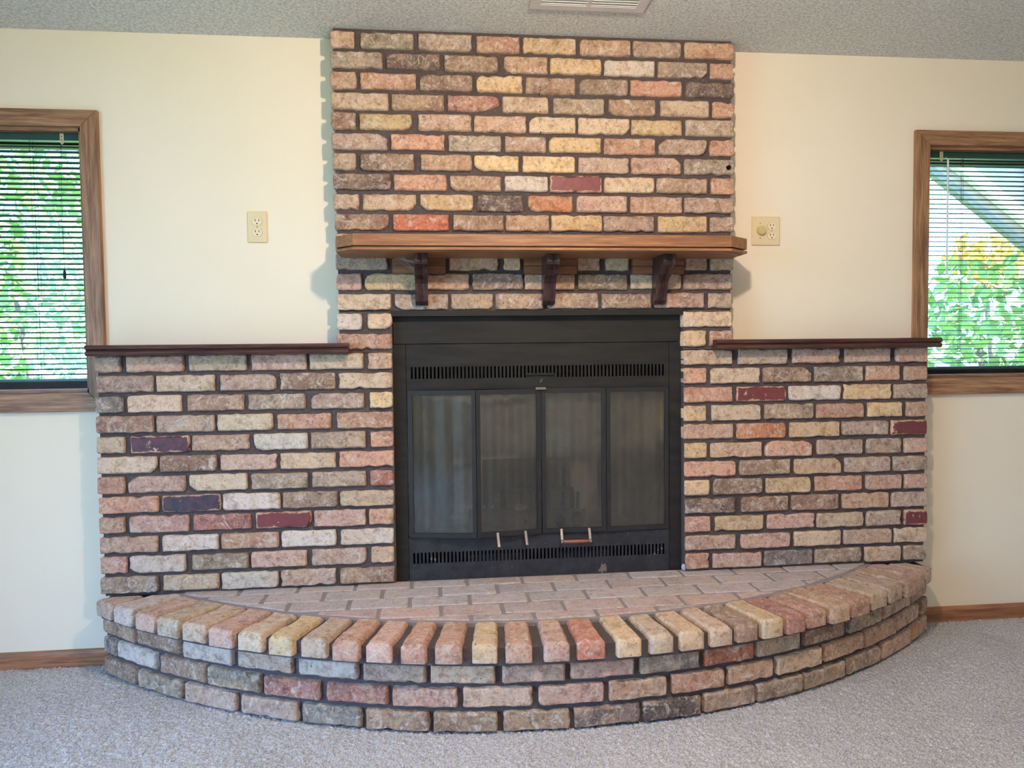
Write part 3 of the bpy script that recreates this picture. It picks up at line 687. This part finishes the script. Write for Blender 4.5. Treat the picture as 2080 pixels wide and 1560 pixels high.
# four folding glass doors; the pair on one side stands slightly open at its hinge
DZ0, DZ1 = 0.437, 0.9755
def door(xa, ya, xb, yb):
    w = math.hypot(xb-xa, yb-ya); ang = math.atan2(yb-ya, xb-xa)
    mb = MB(); fw = 0.0165; h = DZ1-DZ0; t = 0.012
    mb.box(0.001, w-0.001, 0, t, 0, fw).box(0.001, w-0.001, 0, t, h-fw, h).box(0.001, fw, 0, t, fw, h-fw).box(w-fw, w-0.001, 0, t, fw, h-fw)
    d = mb.build('glass_door', M['door_steel'], ins, bevel=0.001)
    d.location = (xa-ins.location[0], ya-ins.location[1], DZ0-ins.location[2]); d.rotation_euler = (0, 0, ang)
    MB().box(fw-0.003, w-fw+0.003, 0.0045, 0.0085, fw-0.003, h-fw+0.003).build('pane', M['glass'], d)
    return d, w
YD = YI-0.004
da, _ = door(-0.266, YD, -0.021, YD-0.040); dbb, w2 = door(-0.021, YD-0.040, 0.2215, YD-0.006)
dc, w3 = door(0.2225, YD-0.004, 0.4655, YD-0.009); dd, _ = door(0.4655, YD-0.009, 0.7085, YD)
def handle_arm(d, x, nm='handle_bracket'):
    mb = MB(); mb.prism([(0.0, 0.016), (-0.006, 0.016), (-0.024, -0.022), (-0.030, -0.030), (-0.0245, -0.033), (-0.017, -0.020), (-0.001, 0.006)], lambda u, v, w: (w, u, v), x-0.0045, x+0.0045)
    mb.build(nm, M['handle_metal'], d, bevel=0.0008)
for x in (0.075, 0.180): handle_arm(dbb, x)
for x in (0.071, 0.176): handle_arm(dc, x)
MB().tube([(0.0665, -0.027, -0.027), (0.0725, -0.027, -0.027)], 0.0075, 10).tube([(0.174, -0.027, -0.027), (0.181, -0.027, -0.027)], 0.0075, 10).build('handle_ferrule', M['handle_metal'], dc, True)
MB().tube([(0.072, -0.027, -0.027), (0.1235, -0.027, -0.027), (0.175, -0.027, -0.027)], [0.0062, 0.0068, 0.0062], 12).build('handle_bar', M['handle_wood'], dc, True)
# the firebox behind the doors
fx0, fx1, fz0, fz1, fy0, fy1 = -0.262, 0.704, 0.425, 0.985, YI+0.022, 0.40
off(MB().box(fx0, fx1, fy0, fy1, fz0-0.02, fz0), ins).build('firebox_floor', M['firebrick'], ins)
off(MB().prism([(fx0+0.17, fz0), (fx1-0.17, fz0), (fx1-0.17, fz1), (fx0+0.17, fz1)], wall_fn, -fy1, -fy1+0.02), ins).build('firebox_back', M['firebrick'], ins)
for sx, xa, xb in ((1, fx0, fx0+0.17), (-1, fx1, fx1-0.17)):
    pl = [(xa, fy0), (xb, fy1), (xb-sx*0.02, fy1+0.005), (xa-sx*0.02, fy0)]
    if area(pl) < 0: pl.reverse()
    off(MB().prism(pl, plan_fn, fz0-0.02, fz1+0.02), ins).build('firebox_side', M['firebrick'], ins)
off(MB().box(fx0-0.02, fx1+0.02, fy0, fy1+0.02, fz1, fz1+0.02), ins).build('firebox_top', M['soot'], ins)
off(MB().box(-0.315, 0.757, YI+0.021, 0.45, 0.2755, 0.283).box(-0.315, 0.757, 0.43, 0.45, 0.28, 1.243).box(-0.315, -0.305, YI+0.021, 0.45, 0.28, 1.243).box(0.747, 0.757, YI+0.021, 0.45, 0.28, 1.243).box(-0.315, 0.757, YI+0.021, 0.45, 1.233, 1.243), ins).build('outer_casing', M['soot'], ins)
# wire spark curtains hanging in folds behind the glass
def curtain(xa, xb, folds, ph):
    nx, nz = folds*8, 6; V = []; F = []; UV = []
    for j in range(nz+1):
        z = 0.44 + (0.972-0.44)*j/nz
        for i in range(nx+1):
            t = i/nx; V.append((xa+(xb-xa)*t, YI+0.040+0.010*math.sin(2*math.pi*folds*t+ph)*(1.15-0.5*j/nz), z)); UV.append((t*(xb-xa)*160*1.25, z*160))
    for j in range(nz):
        for i in range(nx): F.append((j*(nx+1)+i, j*(nx+1)+i+1, (j+1)*(nx+1)+i+1, (j+1)*(nx+1)+i))
    mb = MB(); mb.V = V; mb.F = F; off(mb, ins)
    o = mesh_obj('spark_curtain', mb.V, mb.F, M['wire'], ins, smooth=True)
    uv = o.data.uv_layers.new(name='UVMap')
    for lp in o.data.loops: uv.data[lp.index].uv = UV[lp.vertex_index]
curtain(-0.250, 0.215, 7, 0.0); curtain(0.225, 0.690, 7, 1.0)
off(MB().tube([(-0.26, YI+0.04, 0.9735), (0.70, YI+0.04, 0.9735)], 0.004, 6), ins).build('curtain_rod', M['iron'], ins)

# grate and logs lying in the firebox (rest on its floor)
gr = empty('fire_grate', (0.21, 0.17, 0.425)); tag(gr, 'black cast iron basket grate standing inside the firebox', 'grate')
for k in range(7):
    x = 0.04+k*0.057
    off(MB().tube([(x, 0.055, 0.565), (x, 0.062, 0.490), (x, 0.10, 0.470), (x, 0.26, 0.470), (x, 0.285, 0.60)], 0.007, 6), gr).build('bar', M['iron'], gr)
for y in (0.09, 0.25): off(MB().box(0.02, 0.40, y-0.007, y+0.007, 0.456, 0.468), gr).build('crossbar', M['iron'], gr)
off(MB().box(0.025, 0.395, 0.286, 0.296, 0.475, 0.665), gr).build('back_plate', M['iron'], gr)
for x in (0.05, 0.37):
    for y in (0.09, 0.25): off(MB().box(x-0.008, x+0.008, y-0.008, y+0.008, 0.4248, 0.458), gr).build('leg', M['iron'], gr)
lr = random.Random(4)
def log(p0, p1, r, label):
    n, m = 14, 9; V = []; F = []; p0, p1 = np.array(p0), np.array(p1); d = (p1-p0)/np.linalg.norm(p1-p0)
    u = np.cross(d, (0,0,1)); u /= np.linalg.norm(u); w = np.cross(u, d)
    bumps = [lr.uniform(0.86, 1.12) for _ in range(n)]
    for j in range(m):
        for i in range(n):
            a = 2*math.pi*i/n; rr = r*bumps[i]*lr.uniform(0.95, 1.05)
            V.append(p0+(p1-p0)*j/(m-1)+rr*(math.cos(a)*u+math.sin(a)*w))
    for j in range(m-1):
        for i in range(n): F.append((j*n+i, j*n+(i+1) % n, (j+1)*n+(i+1) % n, (j+1)*n+i))
    F.append(tuple(reversed(range(n)))); F.append(tuple((m-1)*n+i for i in range(n)))
    mb = MB(); mb.V = [tuple(v) for v in V]; mb.F = F
    c = (p0+p1)/2; mb.V = [tuple(np.array(v)-c) for v in mb.V]
    o = mb.build('log', M['log'], None, True, loc=tuple(c)); tag(o, label, 'log', 'charred logs in the firebox')
log((-0.045, 0.040, 0.472), (0.40, 0.005, 0.470), 0.044, 'charred log lying on the firebox floor before the grate')
log((0.06, 0.165, 0.520), (0.38, 0.150, 0.522), 0.042, 'charred log resting on the bars of the black grate')
def lump(name, loc, r, mat, label, cat, sq=(1,1,1), seed=1, group=None):
    bm = bmesh.new(); bmesh.ops.create_icosphere(bm, subdivisions=2, radius=r); q = random.Random(seed)
    for v in bm.verts:
        k = q.uniform(0.72, 1.15); v.co = (v.co.x*k*sq[0], v.co.y*k*sq[1], v.co.z*k*sq[2])
    me = bpy.data.meshes.new(name); bm.to_mesh(me); bm.free(); me.materials.append(mat)
    o = link(bpy.data.objects.new(name, me)); o.location = loc
    return tag(o, label, cat, group)
lump('ash_heap', (0.15, 0.005, 0.520), 0.020, M['ash'], 'small pale clump of ash on the front log', 'ash', (1.2, 1, 0.7), 3)
lump('ash_heap', (0.44, -0.005, 0.430), 0.045, M['ash'], 'low spread of pale ash on the firebox floor', 'ash', (2.0, 0.7, 0.25), 5)
lump('insulation_tuft', (0.7565, -D1+0.012, 0.2935), 0.0125, M['fluff'], 'tiny pale tuft of insulation at the foot of the black insert', 'tuft', (0.6, 0.8, 1.15), 8)
tw = MB().tube([(0.338, -0.560, 0.2835), (0.346, -0.570, 0.286), (0.350, -0.582, 0.2835)], 0.0014, 5).tube([(0.346, -0.570, 0.286), (0.343, -0.556, 0.291)], 0.001, 5)
tag(tw.build('twig', M['clip']), 'tiny curled dry twig lying on the hearth edge bricks', 'twig')

# ------------------------------------------------------------------ outlet plates
def rrect(cx, cz, w, h, r, n=4):
    out = []
    for qx, qz, a0 in ((1,-1,-90), (1,1,0), (-1,1,90), (-1,-1,180)):
        for k in range(n+1):
            a = math.radians(a0+90*k/n); out.append((cx+qx*(w/2-r)+r*math.cos(a), cz+qz*(h/2-r)+r*math.sin(a)))
    return out
def receptacle(e, cx, cz):
    pts = []
    for a in range(24):
        t = 2*math.pi*a/24; x, z = 0.0172*math.cos(t), 0.0172*math.sin(t); pts.append((cx+x, cz+max(-0.0138, min(0.0138, z))))
    f = off(MB().prism(pts, wall_fn, 0.003, 0.0078), e).build('receptacle', M['ivory_face'], e)
    ring = [(cx+(x-cx)*1.07, cz+(z-cz)*1.07) for x, z in pts]
    off(MB().prism(ring, wall_fn, 0.003, 0.0064), e).build('receptacle_rim', M['screw'], e)
    for dx, hh in ((-0.0063, 0.0088), (0.0063, 0.0072)):
        off(MB().box(cx+dx-0.0011, cx+dx+0.0011, -0.0082, -0.004, cz+0.0032-hh/2+0.001, cz+0.0032+hh/2+0.001), e).build('painted_slot', M['black'], e)  # black bar on the face, the slot's inner shade put into colour
    off(MB().prism([(cx+0.0024*math.cos(a*math.pi/5), cz-0.0078+0.0024*math.sin(a*math.pi/5)) for a in range(10)], wall_fn, 0.004, 0.0082), e).build('painted_ground_hole', M['black'], e)  # black disc painted for the dark inside the ground hole
def plate(e, x0, x1, z0, z1):
    mb = MB(); a = rrect((x0+x1)/2, (z0+z1)/2, x1-x0, z1-z0, 0.003); b = rrect((x0+x1)/2, (z0+z1)/2, x1-x0-0.006, z1-z0-0.006, 0.002)
    n = len(a); mb.V = [wall_fn(u, v, 0.0) for u, v in a]+[wall_fn(u, v, 0.0028) for u, v in a]+[wall_fn(u, v, 0.006) for u, v in b]
    for k in range(2): mb.F += [(k*n+i, k*n+(i+1) % n, (k+1)*n+(i+1) % n, (k+1)*n+i) for i in range(n)]
    mb.F.append(tuple(2*n+i for i in range(n))); off(mb, e).build('plate', M['ivory'], e)
def screw(e, cx, cz):
    off(MB().prism([(cx+0.003*math.cos(a*math.pi/5), cz+0.003*math.sin(a*math.pi/5)) for a in range(10)], wall_fn, 0.004, 0.0072), e).build('screw', M['screw'], e)
o1 = empty('wall_outlet', (-0.793, 0, 1.5145)); tag(o1, 'narrow ivory duplex outlet plate on the cream wall', 'outlet')
plate(o1, -0.828, -0.758, 1.5145, 1.6265); receptacle(o1, -0.793, 1.590); receptacle(o1, -0.793, 1.551); screw(o1, -0.793, 1.5705)
o2 = empty('dimmer_outlet', (1.115, 0, 1.5125)); tag(o2, 'wide ivory wall plate with a round dimmer knob beside two sockets', 'dimmer outlet')
plate(o2, 1.058, 1.172, 1.5125, 1.6235); receptacle(o2, 1.138, 1.5865); receptacle(o2, 1.138, 1.5495); screw(o2, 1.138, 1.568); screw(o2, 1.0915, 1.597); screw(o2, 1.0915, 1.540)
kb = MB()
for r0, d0, d1 in ((0.0172, 0.004, 0.016), (0.0155, 0.016, 0.019), (0.0125, 0.019, 0.0205)):
    kb.prism([(1.0945+r0*math.cos(a*math.pi/16), 1.569+r0*math.sin(a*math.pi/16)) for a in range(32)], wall_fn, d0, d1)
off(kb, o2).build('knob', M['knob'], o2)

# ------------------------------------------------------------------ windows and blinds
def window(n, op, inner_is_right):
    x0, x1, z0, z1 = op; e = tag(empty('window_%d' % n, ((x0+x1)/2, 0, z0)), kind='structure'); c = 0.058; t = 0.019
    def mitre(poly, mat): off(MB().prism(poly if area(poly) > 0 else list(reversed(poly)), wall_fn, -0.002, t), e).build('casing', mat, e, bevel=0.003)
    mitre([(x0-c, z1+c), (x0, z1), (x1, z1), (x1+c, z1+c)], M['oak_h']); mitre([(x0-c, z0-c*1.15), (x1+c, z0-c*1.15), (x1, z0), (x0, z0)], M['oak_h'])
    mitre([(x0-c, z0-c*1.15), (x0, z0), (x0, z1), (x0-c, z1+c)], M['oak_v']); mitre([(x1, z0), (x1+c, z0-c*1.15), (x1+c, z1+c), (x1, z1)], M['oak_v'])
    for b in ((x0, x0+0.012, 0.0, 0.16, z0, z1), (x1-0.012, x1, 0.0, 0.16, z0, z1)): off(MB().box(*b), e).build('jamb', M['oak_v'], e)
    for b in ((x0, x1, 0.0, 0.16, z0, z0+0.012), (x0, x1, 0.0, 0.16, z1-0.012, z1)): off(MB().box(*b), e).build('jamb', M['oak_h'], e)
    s = 0.030; y0, y1 = 0.105, 0.140
    off(MB().box(x0+.012, x1-.012, y0, y1, z0+.012, z0+.012+s).box(x0+.012, x1-.012, y0, y1, z1-.012-s, z1-.012).box(x0+.012, x0+.012+s*0.5, y0, y1, z0+.012+s, z1-.012-s).box(x1-.012-s*0.5, x1-.012, y0, y1, z0+.012+s, z1-.012-s), e).build('sash', M['sash'], e)
    off(MB().box(x0+.02, x1-.02, 0.122, 0.126, z0+.03, z1-.03), e).build('pane', M['pane'], e)
    return e
window(1, WIN1, True); window(2, WIN2, False)
def blind(op, tilt, label, ladders, ztop, zbot, clipx, wand=None, cordx=None):
    x0, x1, z0, z1 = op; xa, xb = x0+0.018, x1-0.018; yb = 0.042
    e = empty('mini_blind', ((xa+xb)/2, yb, z0+0.012)); tag(e, label, 'blind', 'mini blinds in the windows')
    off(MB().box(x0+0.0125, x1-0.0125, yb-0.013, yb+0.013, z1-0.037, z1-0.0125), e).build('headrail', M['green'], e, bevel=0.001)
    off(MB().box(xa, xb, yb-0.011, yb+0.011, zbot-0.008, zbot+0.003), e).build('bottom_rail', M['green'], e, bevel=0.003)
    # one crowned slat, then copies sharing its mesh
    n = 6; V = []; F = []; wdt = 0.025; hw = (xb-xa)/2
    for sgn in (-1, 1):
        for i in range(n+1):
            t = i/n*2-1; V.append((sgn*hw, t*wdt/2*math.cos(tilt)+0.0026*(1-t*t)*math.sin(tilt), -t*wdt/2*math.sin(tilt)+0.0026*(1-t*t)*math.cos(tilt)))
    m = n+1; V += [(v[0], v[1], v[2]-0.0004) for v in V]
    for i in range(n):
        F.append((i, m+i, m+i+1, i+1)); F.append((2*m+i, 2*m+i+1, 3*m+i+1, 3*m+i))
    F += [(0, 2*m, 3*m, m), (n, m+n, 3*m+n, 2*m+n)]
    zs = []; z = zbot+0.018
    while z < ztop: zs.append(z); z += 0.0188
    first = mesh_obj('slat', V, F, M['slat'], e, smooth=True)
    for k, zz in enumerate(zs):
        o = first if k == 0 else link(first.copy(), e)
        o.location = (0, 0, zz-e.location[2])
    for lx in ladders:
        mb = MB()
        for dx, dy in ((-0.004, -0.0135), (0.004, 0.0135), (0.0, 0.0)): mb.tube([(lx+dx, yb+dy, zbot), (lx+dx, yb+dy, z1-0.03)], 0.0006 if dy else 0.0008, 5)
        off(mb, e).build('ladder_cord', M['cord'], e)
    cl = off(MB().prism([(clipx-0.0065, z1-0.045), (clipx, z1-0.052), (clipx+0.0065, z1-0.045), (clipx+0.0065, z1-0.0125), (clipx-0.0065, z1-0.0125)], wall_fn, -yb+0.0135, -yb+0.016), e).build('mounting_clip', M['clip'], e)
    off(MB().prism([(clipx-0.0018, z1-0.036), (clipx+0.0018, z1-0.036), (clipx, z1-0.031)], wall_fn, -yb+0.0158, -yb+0.0166).prism([(clipx-0.0018, z1-0.022), (clipx, z1-0.027), (clipx+0.0018, z1-0.022)], wall_fn, -yb+0.0158, -yb+0.0166), e).build('painted_clip_slots', M['black'], e)  # black marks on the clip, shade of its cut-outs as colour
    if wand:
        off(MB().tube([(wand-0.004, yb-0.012, z1-0.035), (wand, yb-0.020, z1-0.047)], 0.0014, 6).tube([(wand, yb-0.020, z1-0.045), (wand+0.001, yb-0.021, 1.404)], 0.0034, 6), e).build('tilt_wand', M['wand'], e)
    if cordx:
        off(MB().tube([(cordx, yb-0.014, z1-0.035), (cordx-0.002, yb-0.020, 1.73), (cordx-0.002, yb-0.020, 1.412)], 0.0007, 5).tube([(cordx, yb-0.014, z1-0.035), (cordx-0.008, yb-0.020, 1.76), (cordx-0.006, yb-0.020, 1.62), (cordx-0.002, yb-0.020, 1.47)], 0.0006, 5), e).build('pull_cord', M['cord'], e)
        off(MB().tube([(cordx-0.002, yb-0.020, 1.420), (cordx-0.002, yb-0.020, 1.412), (cordx-0.002, yb-0.020, 1.395), (cordx-0.002, yb-0.020, 1.388)], [0.002, 0.0045, 0.0058, 0.004], 8), e).build('tassel', M['cord'], e, True)
    return e
blind(WIN1, 0.17, 'dark green mini blind with a tasselled pull cord', (-1.567, -1.86), 1.880, 1.030, -1.462, None, -1.465)
blind(WIN2, -0.05, 'dark green mini blind with a clear tilt wand', (1.960, 2.26), 1.875, 1.030, 1.859, 1.884, None)

# ------------------------------------------------------------------ ceiling register and lamp
ve = empty('ceiling_vent', (0.352, -0.44, ZC)); tag(ve, 'white louvred air register on the textured ceiling', 'vent')
vx0, vx1, vy0, vy1 = 0.160, 0.545, -0.585, -0.300
off(MB().box(vx0, vx1, vy0, vy0+0.034, ZC-0.006, ZC+0.001).box(vx0, vx1, vy1-0.034, vy1, ZC-0.006, ZC+0.001).box(vx0, vx0+0.034, vy0+0.034, vy1-0.034, ZC-0.006, ZC+0.001).box(vx1-0.034, vx1, vy0+0.034, vy1-0.034, ZC-0.006, ZC+0.001).box(0.346, 0.360, vy0+0.034, vy1-0.034, ZC-0.006, ZC+0.001), ve).build('frame', M['vent'], ve, bevel=0.002)
off(MB().box(vx0+0.03, vx1-0.03, vy0+0.03, vy1-0.03, ZC-0.0012, ZC+0.0008), ve).build('damper_plate', M['vent'], ve)
for k in range(13):
    y = vy0+0.043+k*0.0165
    for xa, xb in ((vx0+0.034, 0.346), (0.360, vx1-0.034)):
        off(MB().prism([(y, ZC-0.006), (y+0.0125, ZC-0.0015), (y+0.0125, ZC-0.0003), (y, ZC-0.0045)], lambda u, v, w: (w, u, v), xa, xb), ve).build('louvre', M['white'], ve)
la = empty('ceiling_lamp', (LAMP[0], LAMP[1], ZC)); tag(la, 'small brass ceiling lamp with a bare bulb', 'lamp')
off(MB().tube([(LAMP[0], LAMP[1], ZC+0.001), (LAMP[0], LAMP[1], ZC-0.02), (LAMP[0], LAMP[1], ZC-0.03)], [0.07, 0.065, 0.02], 20), la).build('canopy', M['lamp'], la)
off(MB().tube([(LAMP[0], LAMP[1], ZC-0.025), (LAMP[0], LAMP[1], LAMP[2]+0.045)], 0.012, 10), la).build('stem', M['lamp'], la)

# ------------------------------------------------------------------ outdoors, seen through the blinds
tag(MB().box(-16, 16, -14, 26, -0.55, -0.45).build('ground', M['lawn']), kind='structure')
def tree(x, y, zt, r, h, n, mat, label, seed, zb=-0.45):
    e = empty('leafy_tree', (x, y, zb)); tag(e, label, 'tree'); q = random.Random(seed)
    off(MB().tube([(x, y, zb), (x+0.1, y, (zb+zt)/2), (x-0.05, y, zt)], [0.05, 0.035, 0.02], 8), e).build('trunk', M['bark'], e, True)
    V = []; F = []
    for i in range(n):
        while True:
            a = np.array([q.uniform(-1, 1) for _ in range(3)])
            if 0.25 < np.linalg.norm(a) < 1: break
        c = np.array([x+a[0]*r, y+a[1]*r, zt+a[2]*h]); d1 = np.array([q.gauss(0,1) for _ in range(3)]); d1 /= np.linalg.norm(d1)
        d2 = np.cross(d1, [q.gauss(0,1) for _ in range(3)]); d2 /= np.linalg.norm(d2); s = q.uniform(0.05, 0.11)
        b = len(V); V += [tuple(c-d1*s), tuple(c+d2*s*0.5), tuple(c+d1*s), tuple(c-d2*s*0.5)]; F.append((b, b+1, b+2, b+3))
    mb = MB(); mb.V, mb.F = V, F; off(mb, e)
    o = mesh_obj('foliage', mb.V, mb.F, mat, e); o['kind'] = 'stuff'
tree(-3.9, 4.4, 1.7, 1.3, 1.5, 1500, M['leaf'], 'pale green leafy tree beyond the blind with the pull cord', 1)
tree(-5.9, 7.0, 1.9, 1.9, 2.2, 1500, M['leaf'], 'taller green tree standing further behind the pull-cord window', 2)
tree(5.5, 4.4, 1.25, 0.85, 0.80, 900, M['leaf'], 'bright green bush outside the window with the tilt wand', 3)
tree(6.35, 5.4, 2.1, 0.45, 0.40, 300, M['leaf_gold'], 'golden leafed shrub behind the green bush outdoors', 4)
st = empty('porch_stair', (3.6, 2.4, -0.45)); tag(st, 'weathered grey outdoor stair with a pale slanted stringer', 'stair')
def slant(za, name, mat, y0, y1, th, xa=2.9, xb=5.2):
    f = lambda x: za - 0.72*(x-3.9)
    off(MB().prism([(xa, f(xa)-th), (xb, f(xb)-th), (xb, f(xb)), (xa, f(xa))], wall_fn, -y1, -y0), st).build(name, mat, st)
slant(2.36, 'stringer', M['stair_pale'], 2.35, 2.41, 0.10); slant(3.30, 'side_boards', M['stair'], 2.43, 2.50, 1.16); 
off(MB().box(5.0, 5.1, 2.5, 2.6, -0.46, 1.6), st).build('post', M['stair_pale'], st)
